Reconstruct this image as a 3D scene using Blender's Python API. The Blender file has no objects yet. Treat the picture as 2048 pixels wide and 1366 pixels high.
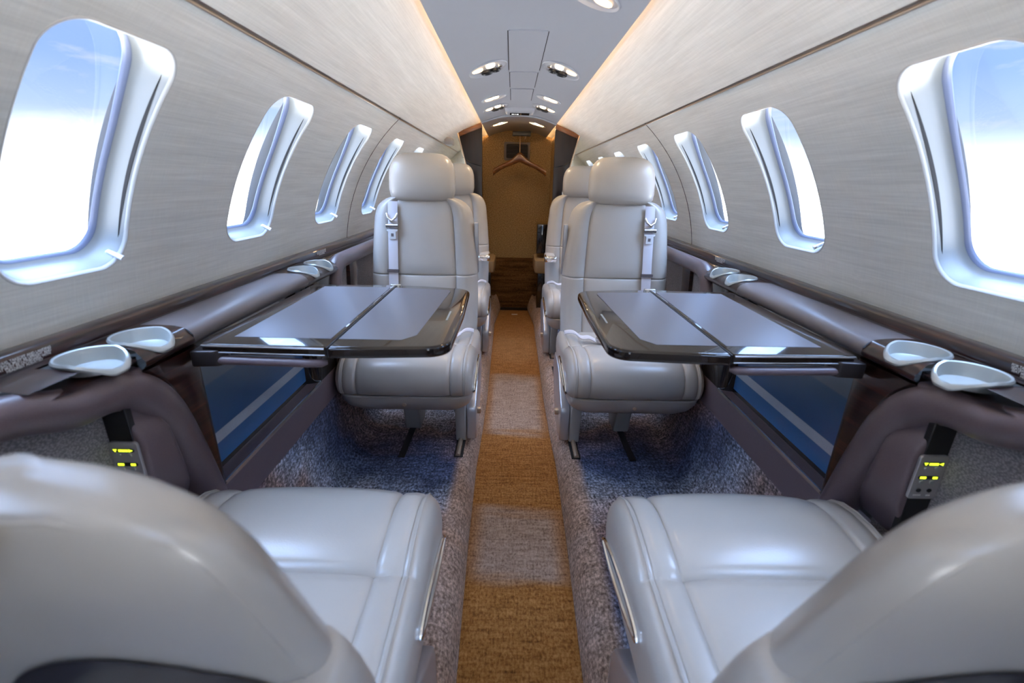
import bpy, bmesh, math, random
from mathutils import Vector, Matrix
random.seed(4)
PI = math.pi
SC = bpy.context.scene
COL = SC.collection
# ------------------------------------------------------------------ camera
PITCH, ROLL, YAW = math.radians(19.2), math.radians(1.2), math.radians(0.42)
CAMP = Vector((-.038, 0, 1.05))
fw = Vector((math.sin(YAW)*math.cos(PITCH), math.cos(YAW)*math.cos(PITCH), -math.sin(PITCH)))
rt = fw.cross(Vector((0, 0, 1))).normalized(); up = rt.cross(fw)
r2 = rt*math.cos(ROLL)+up*math.sin(ROLL); u2 = -rt*math.sin(ROLL)+up*math.cos(ROLL)
cam = bpy.data.cameras.new('camera'); cam.lens = 16; cam.sensor_width = 36; cam.sensor_fit = 'HORIZONTAL'
cam.clip_start = .02; cam.clip_end = 200
cam.dof.use_dof = True; cam.dof.focus_distance = 1.7; cam.dof.aperture_fstop = 4.0
co = bpy.data.objects.new('camera', cam); COL.objects.link(co)
M = Matrix((r2, u2, -fw)).transposed().to_4x4(); M.translation = CAMP
co.matrix_world = M; SC.camera = co
SC.view_settings.view_transform = 'Standard'; SC.view_settings.look = 'None'
SC.view_settings.gamma = 1; SC.view_settings.use_curve_mapping = False
SC.view_settings.exposure = 1.18
SC.cycles.use_denoising = True
SC.cycles.max_bounces = 12; SC.cycles.diffuse_bounces = 8; SC.cycles.transparent_max_bounces = 12
SC.cycles.sample_clamp_indirect = 8

# ------------------------------------------------------------------ node helpers
class NT:
    def __init__(s, tree): s.t = tree; s.n = tree.nodes; s.l = tree.links
    def new(s, ty, **kw):
        nd = s.n.new(ty)
        for k, v in kw.items(): setattr(nd, k, v)
        return nd
    def link(s, a, b): s.l.new(a, b)
    def math(s, op, a, b=None, c=None, clamp=False):
        nd = s.n.new('ShaderNodeMath'); nd.operation = op; nd.use_clamp = clamp
        for i, v in enumerate((a, b, c)):
            if v is None: continue
            if isinstance(v, (int, float)): nd.inputs[i].default_value = v
            else: s.l.new(v, nd.inputs[i])
        return nd.outputs[0]
    def ramp(s, fac, stops, interp='LINEAR'):
        nd = s.n.new('ShaderNodeValToRGB'); cr = nd.color_ramp; cr.interpolation = interp
        while len(cr.elements) < len(stops): cr.elements.new(.5)
        for e, (p, c) in zip(cr.elements, stops):
            e.position = p; e.color = (*c, 1) if len(c) == 3 else c
        s.l.new(fac, nd.inputs[0]); return nd.outputs[0]
    def mix(s, fac, a, b, mode='MIX'):
        nd = s.n.new('ShaderNodeMix'); nd.data_type = 'RGBA'; nd.blend_type = mode
        for sock, v in ((nd.inputs[0], fac), (nd.inputs[6], a), (nd.inputs[7], b)):
            if isinstance(v, (int, float)): sock.default_value = v
            elif isinstance(v, tuple): sock.default_value = (*v, 1)
            else: s.l.new(v, sock)
        return nd.outputs[2]
    def obj(s): return s.n.new('ShaderNodeTexCoord').outputs['Object']
    def geo(s): return s.n.new('ShaderNodeNewGeometry').outputs['Position']
    def scale(s, v, sc):
        nd = s.n.new('ShaderNodeMapping'); nd.inputs['Scale'].default_value = sc; s.l.new(v, nd.inputs[0]); return nd.outputs[0]
    def noise(s, v, scale=5, detail=2, rough=.5, dist=0):
        nd = s.n.new('ShaderNodeTexNoise'); nd.inputs['Scale'].default_value = scale
        nd.inputs['Detail'].default_value = detail; nd.inputs['Roughness'].default_value = rough
        nd.inputs['Distortion'].default_value = dist
        s.l.new(v, nd.inputs['Vector']); return nd.outputs[0]
    def bump(s, h, strength=.2, dist=.002):
        nd = s.n.new('ShaderNodeBump'); nd.inputs['Strength'].default_value = strength
        nd.inputs['Distance'].default_value = dist; s.l.new(h, nd.inputs['Height']); return nd.outputs[0]

# ------------------------------------------------------------------ world: bright hazy sky
W = bpy.data.worlds.new('sky'); SC.world = W; W.use_nodes = True
w = NT(W.node_tree); w.n.clear()
d = w.new('ShaderNodeTexCoord').outputs['Generated']
sep = w.new('ShaderNodeSeparateXYZ'); w.link(d, sep.inputs[0])
el = w.math('MULTIPLY_ADD', sep.outputs[2], .5, .5)
sky = w.ramp(el, [(0, (.80, .86, .95)), (.45, (.93, .96, 1.0)), (.50, (.93, .96, 1.0)), (.520, (.78, .88, 1.0)),
                  (.550, (.52, .70, 1.0)), (.585, (.34, .54, .98)), (1, (.35, .55, .95))])
cl = w.noise(w.scale(d, (2.2, 2.2, 9)), 1.7, 6, .6, .6)
cf = w.ramp(cl, [(.52, (0, 0, 0)), (.72, (1, 1, 1))])
sky = w.mix(w.math('MULTIPLY', cf, .7), sky, (.97, .98, 1.0))
# sky strength is raised high above, far below and behind as added cabin fill
s_hi = w.ramp(el, [(.66, (0, 0, 0)), (.80, (1, 1, 1))])
s_lo = w.ramp(el, [(.34, (1, 1, 1)), (.46, (0, 0, 0))])
s_bk = w.ramp(w.math('MULTIPLY_ADD', sep.outputs[1], -.5, .5), [(.55, (0, 0, 0)), (.8, (1, 1, 1))])
s_md = w.ramp(el, [(.48, (1, 1, 1)), (.515, (.3, .3, .3)), (.545, (0, 0, 0))])
st = w.math('ADD', w.math('MULTIPLY', s_hi, 9.0), w.math('MULTIPLY_ADD', s_md, 1.9, .53))
st = w.math('ADD', st, w.math('MULTIPLY', s_lo, 11.0))
st = w.math('ADD', st, w.math('MULTIPLY', s_bk, .3))
bg = w.new('ShaderNodeBackground'); w.link(sky, bg.inputs[0]); w.link(st, bg.inputs[1])
wo = w.new('ShaderNodeOutputWorld'); w.link(bg.outputs[0], wo.inputs[0])

# ------------------------------------------------------------------ materials
MATS = {}
def mat(name, col=(.5, .5, .5), rough=.5, metal=0, coat=0, spec=.5, fn=None, coat_rough=.03, sheen=0):
    m = bpy.data.materials.new(name); m.use_nodes = True
    t = NT(m.node_tree); b = t.n['Principled BSDF']
    b.inputs['Base Color'].default_value = (*col, 1); b.inputs['Roughness'].default_value = rough
    b.inputs['Metallic'].default_value = metal; b.inputs['Coat Weight'].default_value = coat
    b.inputs['Coat Roughness'].default_value = coat_rough; b.inputs['Specular IOR Level'].default_value = spec
    b.inputs['Sheen Weight'].default_value = sheen
    if fn: fn(t, b)
    MATS[name] = m; return m
def emit(name, col, s):
    m = bpy.data.materials.new(name); m.use_nodes = True
    t = NT(m.node_tree); b = t.n['Principled BSDF']
    b.inputs['Base Color'].default_value = (*col, 1)
    b.inputs['Emission Color'].default_value = (*col, 1); b.inputs['Emission Strength'].default_value = s
    MATS[name] = m
def f_linen(t, b):
    g = t.geo()
    a = t.noise(t.scale(g, (260, 7, 260)), 1, 3, .6)
    c = t.noise(t.scale(g, (50, 3, 50)), 1, 2)
    k = t.noise(t.scale(g, (30, 500, 30)), 1, 1)
    v = t.math('ADD', t.math('MULTIPLY', a, .6), t.math('MULTIPLY', c, .4))
    v = t.math('ADD', t.math('MULTIPLY', v, .85), t.math('MULTIPLY', k, .15))
    t.link(t.ramp(v, [(.33, (.66, .67, .635)), (.52, (.77, .78, .74)), (.68, (.87, .88, .84))]), b.inputs['Base Color'])
    t.link(t.bump(v, .25, .001), b.inputs['Normal'])
mat('linen_panel', rough=.55, fn=f_linen, sheen=.2)
mat('ceiling_panel', (.43, .44, .475), .42)
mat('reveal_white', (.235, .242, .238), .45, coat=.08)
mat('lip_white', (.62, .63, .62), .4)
mat('gasket', (.10, .115, .17), .5)
mat('shadow_gap', (.015, .014, .014), .8)
def f_leather(t, b):
    o = t.obj()
    n = t.noise(o, 420, 2); n2 = t.noise(o, 7, 3)
    t.link(t.mix(n2, (.43, .388, .338), (.52, .475, .42)), b.inputs['Base Color'])
    t.link(t.bump(t.math('ADD', n, t.math('MULTIPLY', n2, 2.5)), .12, .0015), b.inputs['Normal'])
mat('cream_leather', rough=.31, fn=f_leather, coat=.3, coat_rough=.22, spec=.6)
mat('cream_plastic', (.38, .365, .34), .4)
def f_bleather(t, b):
    o = t.obj(); n = t.noise(o, 500, 2)
    t.link(t.mix(n, (.115, .082, .092), (.16, .118, .128)), b.inputs['Base Color'])
    t.link(t.bump(n, .15, .001), b.inputs['Normal'])
mat('brown_leather', rough=.38, fn=f_bleather, coat=.15, coat_rough=.3)
def f_wood(t, b):
    g = t.geo()
    n = t.noise(t.scale(g, (14, 3, 60)), 1.2, 5, .6, 1.2)
    t.link(t.ramp(n, [(.35, (.010, .004, .003)), (.55, (.030, .009, .007)), (.72, (.075, .022, .013))]), b.inputs['Base Color'])
mat('gloss_wood', rough=.3, fn=f_wood, coat=.8, coat_rough=.03, spec=.4)
mat('gloss_black', (.012, .010, .010), .06, coat=1, coat_rough=.01)
mat('table_gloss', (.016, .009, .006), .12, coat=.8, coat_rough=.008, spec=.2)
mat('table_inlay', (.15, .15, .178), .28, coat=.4, coat_rough=.22)
mat('shelf_taupe', (.17, .145, .145), .42)
mat('satin_silver', (.50, .53, .52), .38, metal=.55)
mat('steel', (.60, .58, .57), .25, metal=.95)
mat('plate_metal', (.55, .53, .53), .33, metal=.7)
mat('chrome', (.82, .80, .78), .08, metal=1)
mat('champagne', (.66, .52, .38), .3, metal=.8)
mat('dark_metal', (.06, .05, .05), .35, metal=.6)
mat('webbing', (.66, .63, .66), .5, sheen=.2)
mat('white_plastic', (.80, .80, .80), .35)
mat('black_plastic', (.012, .012, .014), .4)
def f_fabric(t, b):
    g = t.geo()
    v = t.n.new('ShaderNodeTexVoronoi'); v.inputs['Scale'].default_value = 260; t.link(t.scale(g, (1, 1, 1.6)), v.inputs['Vector'])
    t.link(t.ramp(v.outputs['Distance'], [(.1, (.34, .315, .315)), (.7, (.15, .135, .145))]), b.inputs['Base Color'])
    t.link(t.bump(v.outputs['Distance'], .5, .001), b.inputs['Normal'])
mat('grey_fabric', rough=.9, fn=f_fabric)
def f_blue(t, b):
    g = t.geo(); sp = t.new('ShaderNodeSeparateXYZ'); t.link(g, sp.inputs[0])
    n = t.noise(g, 900, 2)
    z = sp.outputs[2]
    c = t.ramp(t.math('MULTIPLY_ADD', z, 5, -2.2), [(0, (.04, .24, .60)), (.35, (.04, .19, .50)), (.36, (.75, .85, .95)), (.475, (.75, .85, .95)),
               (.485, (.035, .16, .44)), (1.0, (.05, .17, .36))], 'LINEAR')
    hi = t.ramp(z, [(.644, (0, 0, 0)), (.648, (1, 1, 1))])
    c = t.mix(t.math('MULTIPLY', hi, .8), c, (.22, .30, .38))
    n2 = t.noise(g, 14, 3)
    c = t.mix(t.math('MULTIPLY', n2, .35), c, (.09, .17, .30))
    t.link(t.mix(.35, c, t.mix(n, (0, 0, 0), c, 'MIX'), 'MIX'), b.inputs['Base Color'])
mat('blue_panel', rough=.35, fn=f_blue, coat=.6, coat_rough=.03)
def weave(t, g, sx=170, sy=105):
    a = t.noise(t.scale(g, (sx, sy, sx)), 1, 2, .6)
    r = t.noise(t.scale(g, (14, 90, 14)), 1, 3, .6)
    c = t.noise(t.scale(g, (150, 20, 150)), 1, 2)
    return a, r, c
def f_aisle(t, b):
    g = t.geo(); a, r, c = weave(t, g)
    sp = t.new('ShaderNodeSeparateXYZ'); t.link(g, sp.inputs[0]); x = sp.outputs[0]; y = sp.outputs[1]
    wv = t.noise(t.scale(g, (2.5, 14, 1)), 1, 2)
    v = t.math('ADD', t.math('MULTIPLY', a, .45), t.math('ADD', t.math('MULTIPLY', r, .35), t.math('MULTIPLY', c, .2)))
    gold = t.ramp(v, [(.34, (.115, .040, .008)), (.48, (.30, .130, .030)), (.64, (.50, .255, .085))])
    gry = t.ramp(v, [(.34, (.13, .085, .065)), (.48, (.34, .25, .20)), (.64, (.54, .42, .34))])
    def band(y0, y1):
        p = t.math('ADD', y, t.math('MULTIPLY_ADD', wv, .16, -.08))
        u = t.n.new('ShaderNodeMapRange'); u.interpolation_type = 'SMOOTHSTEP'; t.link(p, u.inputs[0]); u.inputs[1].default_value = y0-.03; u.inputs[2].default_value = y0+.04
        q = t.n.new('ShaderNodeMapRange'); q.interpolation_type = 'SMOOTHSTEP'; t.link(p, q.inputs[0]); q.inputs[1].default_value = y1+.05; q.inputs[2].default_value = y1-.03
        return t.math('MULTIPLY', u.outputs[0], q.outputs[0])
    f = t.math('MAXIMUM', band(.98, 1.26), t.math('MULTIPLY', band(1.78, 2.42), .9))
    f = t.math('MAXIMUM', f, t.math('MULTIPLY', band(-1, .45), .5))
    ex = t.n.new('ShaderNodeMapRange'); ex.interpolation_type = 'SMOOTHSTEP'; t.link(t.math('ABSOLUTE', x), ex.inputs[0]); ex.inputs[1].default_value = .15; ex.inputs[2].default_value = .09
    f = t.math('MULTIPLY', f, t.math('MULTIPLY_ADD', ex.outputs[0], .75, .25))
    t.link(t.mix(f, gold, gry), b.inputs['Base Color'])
    t.link(t.bump(v, .7, .004), b.inputs['Normal'])
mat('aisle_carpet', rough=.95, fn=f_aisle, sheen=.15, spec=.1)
def f_floorc(t, b):
    g = t.geo(); a, r, c = weave(t, g, 150, 110)
    sp = t.new('ShaderNodeSeparateXYZ'); t.link(g, sp.inputs[0]); x = t.math('ABSOLUTE', sp.outputs[0]); y = sp.outputs[1]; z = sp.outputs[2]
    wv = t.noise(t.scale(g, (5, 5, 5)), 1, 2)
    p = t.math('ADD', t.math('ADD', t.math('MULTIPLY', y, 1.85), t.math('MULTIPLY', z, 1.2)), t.math('MULTIPLY', wv, .75))
    p = t.math('FRACT', p)
    colr = t.ramp(p, [(0, (.075, .095, .165)), (.16, (.05, .06, .115)), (.34, (.17, .12, .14)), (.5, (.30, .20, .17)), (.68, (.34, .34, .39)), (.84, (.19, .22, .30)), (1, (.075, .095, .165))])
    sv = t.math('ADD', t.math('MULTIPLY', a, .6), t.math('ADD', t.math('MULTIPLY', r, .25), t.math('MULTIPLY', c, .15)))
    tex = t.ramp(sv, [(.36, (.15, .15, .15)), (.5, (.80, .80, .80)), (.64, (2.2, 2.2, 2.2))])
    blue = t.mix(1.0, colr, tex, 'MULTIPLY')
    wv2 = t.noise(t.scale(g, (3, 3.5, 3)), 1, 2)
    tan0 = t.ramp(wv2, [(.3, (.37, .225, .14)), (.55, (.42, .30, .24)), (.75, (.38, .215, .115))])
    tan = t.mix(1.0, tan0, t.ramp(sv, [(.36, (.35, .32, .3)), (.5, (.85, .85, .85)), (.64, (1.6, 1.6, 1.6))]), 'MULTIPLY')
    e = t.n.new('ShaderNodeMapRange'); e.interpolation_type = 'SMOOTHSTEP'
    t.link(t.math('ADD', x, t.math('MULTIPLY', wv, .05)), e.inputs[0]); e.inputs[1].default_value = .225; e.inputs[2].default_value = .262
    t.link(t.mix(e.outputs[0], tan, blue), b.inputs['Base Color'])
    t.link(t.bump(sv, .8, .004), b.inputs['Normal'])
mat('side_carpet', rough=.95, fn=f_floorc, sheen=.15, spec=.1)
def f_goldwall(t, b):
    g = t.geo(); n = t.noise(g, 190, 3, .7); n2 = t.noise(g, 4, 2)
    t.link(t.ramp(n, [(.38, (.20, .13, .055)), (.5, (.45, .31, .15)), (.62, (.75, .57, .32))]), b.inputs['Base Color'])
    t.link(t.bump(n, .6, .003), b.inputs['Normal'])
mat('gold_carpet_wall', rough=.95, fn=f_goldwall, spec=.1)
def f_riser(t, b):
    g = t.geo(); a = t.noise(t.scale(g, (250, 250, 160)), 1, 2); r = t.noise(t.scale(g, (4, 4, 40)), 1, 3)
    v = t.math('ADD', t.math('MULTIPLY', a, .5), t.math('MULTIPLY', r, .5))
    t.link(t.ramp(v, [(.36, (.035, .018, .008)), (.5, (.12, .060, .024)), (.64, (.24, .125, .05))]), b.inputs['Base Color'])
    t.link(t.bump(v, .6, .003), b.inputs['Normal'])
mat('brown_carpet', rough=.95, fn=f_riser, spec=.1)
mat('tan_leather', (.42, .31, .18), .4)
def f_hang(t, b):
    o = t.obj(); n = t.noise(t.scale(o, (6, 60, 60)), 1, 4)
    t.link(t.ramp(n, [(.35, (.12, .045, .015)), (.7, (.28, .115, .04))]), b.inputs['Base Color'])
mat('hanger_wood', rough=.3, fn=f_hang, coat=.5, coat_rough=.1)
def f_ven(t, b):
    g = t.geo(); n = t.noise(t.scale(g, (40, 40, 6)), 1, 4)
    t.link(t.ramp(n, [(.35, (.012, .006, .005)), (.7, (.03, .012, .009))]), b.inputs['Base Color'])
mat('partition_veneer', rough=.35, fn=f_ven, coat=.4, coat_rough=.2)
emit('warm_cove', (1, .58, .25), 17)
emit('warm_lens', (1, .74, .42), 6)
emit('warm_dim', (1, .62, .30), 2.2)
emit('closet_lens', (1, .68, .36), 95)
emit('lime_led', (.75, 1.0, .03), 1.1)
emit('sign_white', (.9, .9, .9), .9)
g_ = bpy.data.materials.new('window_glass'); g_.use_nodes = True
t_ = NT(g_.node_tree); t_.n.clear()
tr = t_.new('ShaderNodeBsdfTransparent'); tr.inputs[0].default_value = (.985, .99, 1, 1)
gl = t_.new('ShaderNodeBsdfGlossy'); gl.inputs['Roughness'].default_value = .02
fr = t_.new('ShaderNodeFresnel'); fr.inputs[0].default_value = 1.35
mx = t_.new('ShaderNodeMixShader'); t_.link(t_.math('MULTIPLY', fr.outputs[0], .14), mx.inputs[0]); t_.link(tr.outputs[0], mx.inputs[1]); t_.link(gl.outputs[0], mx.inputs[2])
o_ = t_.new('ShaderNodeOutputMaterial'); t_.link(mx.outputs[0], o_.inputs[0]); MATS['window_glass'] = g_

# ------------------------------------------------------------------ mesh helpers
class MB:
    def __init__(s): s.v = []; s.f = []
    def add(s, vs, fs):
        o = len(s.v); s.v += [tuple(p) for p in vs]; s.f += [tuple(i+o for i in f) for f in fs]; return s
    def grid(s, rows, closed=False):
        n = len(rows[0]); vs = [p for r in rows for p in r]; fs = []
        for i in range(len(rows)-1):
            for j in range(n if closed else n-1):
                k = (j+1) % n
                fs.append((i*n+j, i*n+k, (i+1)*n+k, (i+1)*n+j))
        return s.add(vs, fs)
    def loft(s, rings, cap=True):
        n = len(rings[0]); o = len(s.v); s.grid(rings, True)
        if cap:
            s.f.append(tuple(o+i for i in range(n))); s.f.append(tuple(o+(len(rings)-1)*n+i for i in range(n)))
        return s
    def box(s, x0, x1, y0, y1, z0, z1):
        vs = [(x, y, z) for x in (x0, x1) for y in (y0, y1) for z in (z0, z1)]
        return s.add(vs, [(0, 1, 3, 2), (4, 6, 7, 5), (0, 4, 5, 1), (2, 3, 7, 6), (0, 2, 6, 4), (1, 5, 7, 3)])
    def prism(s, pts, axis, a, b):
        # pts 2D polygon, extruded along axis between a and b
        def P(p, t): return {'x': (t, p[0], p[1]), 'y': (p[0], t, p[1]), 'z': (p[0], p[1], t)}[axis]
        n = len(pts); vs = [P(p, a) for p in pts]+[P(p, b) for p in pts]
        fs = [tuple(range(n)), tuple(range(2*n-1, n-1, -1))]+[(i, (i+1) % n, n+(i+1) % n, n+i) for i in range(n)]
        return s.add(vs, fs)
    def tube(s, path, rad, n=12, cap=True, squash=None):
        P = [Vector(p) for p in path]; R = rad if isinstance(rad, (list, tuple)) else [rad]*len(P)
        rings = []; prev = None
        for i, p in enumerate(P):
            t = (P[min(i+1, len(P)-1)]-P[max(i-1, 0)]).normalized()
            if prev is None:
                a = Vector((0, 0, 1)) if abs(t.z) < .9 else Vector((1, 0, 0))
                nx = t.cross(a).normalized()
            else: nx = (prev-t*prev.dot(t)).normalized()
            prev = nx; ny = t.cross(nx)
            rings.append([tuple(p+nx*R[i]*math.cos(2*PI*k/n)+ny*R[i]*math.sin(2*PI*k/n)*(squash or 1)) for k in range(n)])
        return s.loft(rings, cap)
    def cyl(s, c, r, h, axis='z', n=20, r2=None):
        r2 = r if r2 is None else r2
        def P(a, rr, t):
            u, v = rr*math.cos(a), rr*math.sin(a)
            return {'z': (c[0]+u, c[1]+v, c[2]+t), 'x': (c[0]+t, c[1]+u, c[2]+v), 'y': (c[0]+u, c[1]+t, c[2]+v)}[axis]
        return s.loft([[P(2*PI*k/n, r, 0) for k in range(n)], [P(2*PI*k/n, r2, h) for k in range(n)]])
    def build(s, name, m, parent=None, smooth=True, bevel=0, seg=3, loc=None, angle=40, flip=False):
        me = bpy.data.meshes.new(name); me.from_pydata(s.v, [], s.f); me.update()
        bm = bmesh.new(); bm.from_mesh(me)
        bmesh.ops.remove_doubles(bm, verts=bm.verts, dist=1e-6)
        bmesh.ops.recalc_face_normals(bm, faces=bm.faces)
        if bevel:
            ed = [e for e in bm.edges if len(e.link_faces) == 2 and e.calc_face_angle(0) > math.radians(35)]
            bmesh.ops.bevel(bm, geom=ed, offset=bevel, segments=seg, profile=.5, affect='EDGES', clamp_overlap=True)
        if smooth:
            for f in bm.faces: f.smooth = True
            for e in bm.edges:
                if len(e.link_faces) == 2 and e.calc_face_angle(0) > math.radians(angle): e.smooth = False
        bm.to_mesh(me); bm.free()
        me.materials.append(MATS[m] if isinstance(m, str) else m)
        o = bpy.data.objects.new(name, me); COL.objects.link(o)
        if parent: o.parent = parent
        if loc: o.location = loc
        return o
def tag(o, label=None, cat=None, group=None, kind=None):
    if label: o['label'] = label
    if cat: o['category'] = cat
    if group: o['group'] = group
    if kind: o['kind'] = kind
    return o
def empty(name, loc=(0, 0, 0), rz=0, label=None, cat=None, group=None, kind=None):
    o = bpy.data.objects.new(name, None); COL.objects.link(o); o.location = loc; o.rotation_euler = (0, 0, rz)
    o.empty_display_size = .05
    return tag(o, label, cat, group, kind)
def mx_(v, s): return [(p[0]*s, p[1], p[2]) for p in v]
def sgnpow(a, e): return math.copysign(abs(a)**e, a)
def rrect(hw, hh, r, n=6, cx=0, cy=0):
    pts = []
    for (sx, sy, a0) in ((1, 1, 0), (-1, 1, 90), (-1, -1, 180), (1, -1, 270)):
        for k in range(n+1):
            a = math.radians(a0+90*k/n)
            pts.append((cx+sx*(hw-r)+r*math.cos(a), cy+sy*(hh-r)+r*math.sin(a)))
    return pts
def interp(x, tab):
    if x <= tab[0][0]: return tab[0][1]
    for (a, b), (c, e) in zip(tab, tab[1:]):
        if x <= c:
            t = (x-a)/(c-a); return b+(e-b)*t
    return tab[-1][1]
def catmull(pts, n=8):
    out = []
    P = [pts[0]]+list(pts)+[pts[-1]]
    for i in range(1, len(P)-2):
        for k in range(n):
            t = k/n
            out.append(tuple(.5*((2*P[i][j])+(-P[i-1][j]+P[i+1][j])*t+(2*P[i-1][j]-5*P[i][j]+4*P[i+1][j]-P[i+2][j])*t*t+(-P[i-1][j]+3*P[i][j]-3*P[i+1][j]+P[i+2][j])*t**3) for j in range(len(P[i]))))
    out.append(tuple(pts[-1])); return out

# ------------------------------------------------------------------ cabin shell
R, ZC = .735, .72
Y0, Y1 = -.55, 4.05          # cabin trim ends
def wall(s, y, sarc, depth=0):
    a = sarc/R; rr = R+depth
    return (s*rr*math.cos(a), y, ZC+rr*math.sin(a))
S_LEDGE, S_JOINT, S_COVE = R*math.radians(6.6), R*math.radians(49.6), R*math.radians(73.5)
WIN_C = [-.32, .185, .692, 1.197, 1.702, 2.207, 2.712, 3.217, 3.722]
WHW, WS0, WS1 = .107, R*math.radians(14.3), R*math.radians(43.1)
WSC, WHH = (WS0+WS1)/2, (WS1-WS0)/2
def cell_rings(hole, cy, cs, y0, y1, s0, s1, levels):
    """rings from a hole outline out to the rectangle; levels = fractions"""
    outer = []
    for (py, ps) in hole:
        dy, ds = py-cy, ps-cs
        t = min(((y1-cy)/dy if dy > 1e-9 else (y0-cy)/dy if dy < -1e-9 else 9e9), ((s1-cs)/ds if ds > 1e-9 else (s0-cs)/ds if ds < -1e-9 else 9e9))
        outer.append((cy+dy*t, cs+ds*t))
    # snap the nearest ray to each corner
    for c in ((y0, s0), (y1, s0), (y0, s1), (y1, s1)):
        i = min(range(len(outer)), key=lambda k: (outer[k][0]-c[0])**2+(outer[k][1]-c[1])**2); outer[i] = c
    return [[(h[0]+(o[0]-h[0])*l, h[1]+(o[1]-h[1])*l) for h, o in zip(hole, outer)] for l in levels]
def win_outline(inset):
    base = rrect(WHW-inset, WHH-inset, .052-inset*.4, 9); out = []
    for i, p in enumerate(base):
        q = base[(i+1) % len(base)]; out.append(p); L = math.hypot(q[0]-p[0], q[1]-p[1])
        n = {9: 5, 19: 14, 29: 5, 39: 14}.get(i, 1)
        out += [(p[0]+(q[0]-p[0])*k/n, p[1]+(q[1]-p[1])*k/n) for k in range(1, n)]
    return out
for s, side in ((-1, 'left'), (1, 'right')):
    mb = MB()
    edges = [Y0]+[(a+b)/2 for a, b in zip(WIN_C, WIN_C[1:])]+[Y1]
    for i, c in enumerate(WIN_C):
        hole = [(c+p[0], WSC+p[1]) for p in win_outline(-.0022)]
        rings = cell_rings(hole, c, WSC, edges[i], edges[i+1], S_LEDGE, S_JOINT-.004, [0, .12, .3, .6, 1])
        mb.grid([[wall(s, y, q) for (y, q) in r] for r in rings], True)
    tag(mb.build('wall_'+side, 'linen_panel'), kind='structure')
    # upper side panel between joint and cove
    mb = MB()
    ys = [Y0+(Y1-Y0)*i/12 for i in range(13)]
    ss = [S_JOINT+.003+(S_COVE-S_JOINT-.003)*i/14 for i in range(15)]
    mb.grid([[wall(s, y, q, -.004) for q in ss] for y in ys])
    tag(mb.build('wall_upper_'+side, 'linen_panel'), kind='structure')
    # joint: dark channel and a fine warm strip
    mb = MB(); mb.grid([[wall(s, y, S_JOINT-.006, .004), wall(s, y, S_JOINT+.010, .004)] for y in (Y0, Y1)])
    j = empty('trim_%d' % (1 if s < 0 else 2), kind='structure')
    mb.build('joint_channel', 'plate_metal', j)
    mb = MB(); mb.tube([wall(s, Y0, S_JOINT-.006, -.0005), wall(s, Y1, S_JOINT-.006, -.0005)], .0028, 8)
    mb.build('joint_strip', 'champagne', j)
    # vertical seam strip by the second seat row
    mb = MB(); mb.tube([wall(s, 1.952, q, -.0004) for q in [S_LEDGE+(S_JOINT-S_LEDGE)*i/14 for i in range(15)]], .0016, 6)
    mb.build('panel_seam', 'shelf_taupe', j)
    # outer hull behind the trim
    mb = MB()
    # cove lamp strip
    mb = MB(); mb.grid([[(s*.199, y, 1.4140), (s*.2035, y, 1.4205)] for y in (Y0, 4.0)])
    cv = empty('trim_%d' % (3 if s < 0 else 4), kind='structure')
    mb.build('cove_lamp', 'warm_cove', cv)

# ceiling
def zc(x): return 1.447-.048*(abs(x)/.233)**2.2
mb = MB()
xs = [-.233+.466*i/24 for i in range(25)]
mb.grid([[(x, y, zc(x)) for x in xs] for y in [Y0+(Y1-Y0)*i/20 for i in range(21)]])
ceil_o = tag(mb.build('ceiling', 'ceiling_panel'), kind='structure')
mb = MB(); pr = [(x, zc(x)-.001) for x in xs]; mb.tube([(x, 3.10, zc(x)-.003) for x in xs], .007, 8)
tag(mb.build('trim_5', 'ceiling_panel'), kind='structure')
# access hatches on the ceiling centre line
for (y0, y1, hw, lab) in ((.95, 1.235, .062, 'hatch panel at the top edge of the photo, nearest the camera'), (1.45, 1.93, .055, 'long hatch panel between the nearest pair of full reading light units'),
                          (1.945, 2.25, .052, 'plain hatch panel just beyond the nearest pair of light units'), (2.27, 2.58, .050, 'hatch panel between the small pair of reading lights')):
    h = empty('ceiling_hatch', (0, (y0+y1)/2, 1.446), label='pale grey ceiling '+lab, cat='hatch', group='ceiling hatches')
    mb = MB(); cy = (y1-y0)/2
    mb.prism(rrect(hw, cy-.002, .006, 3), 'z', -.0035, .003); mb.build('panel', 'ceiling_panel', h)
    mb = MB()
    for sx in (-1, 1): mb.box(sx*(hw+.0015)-.0012, sx*(hw+.0015)+.0012, -cy+.01, cy-.01, -.0015, .003)
    mb.build('seam', 'shadow_gap', h)

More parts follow.
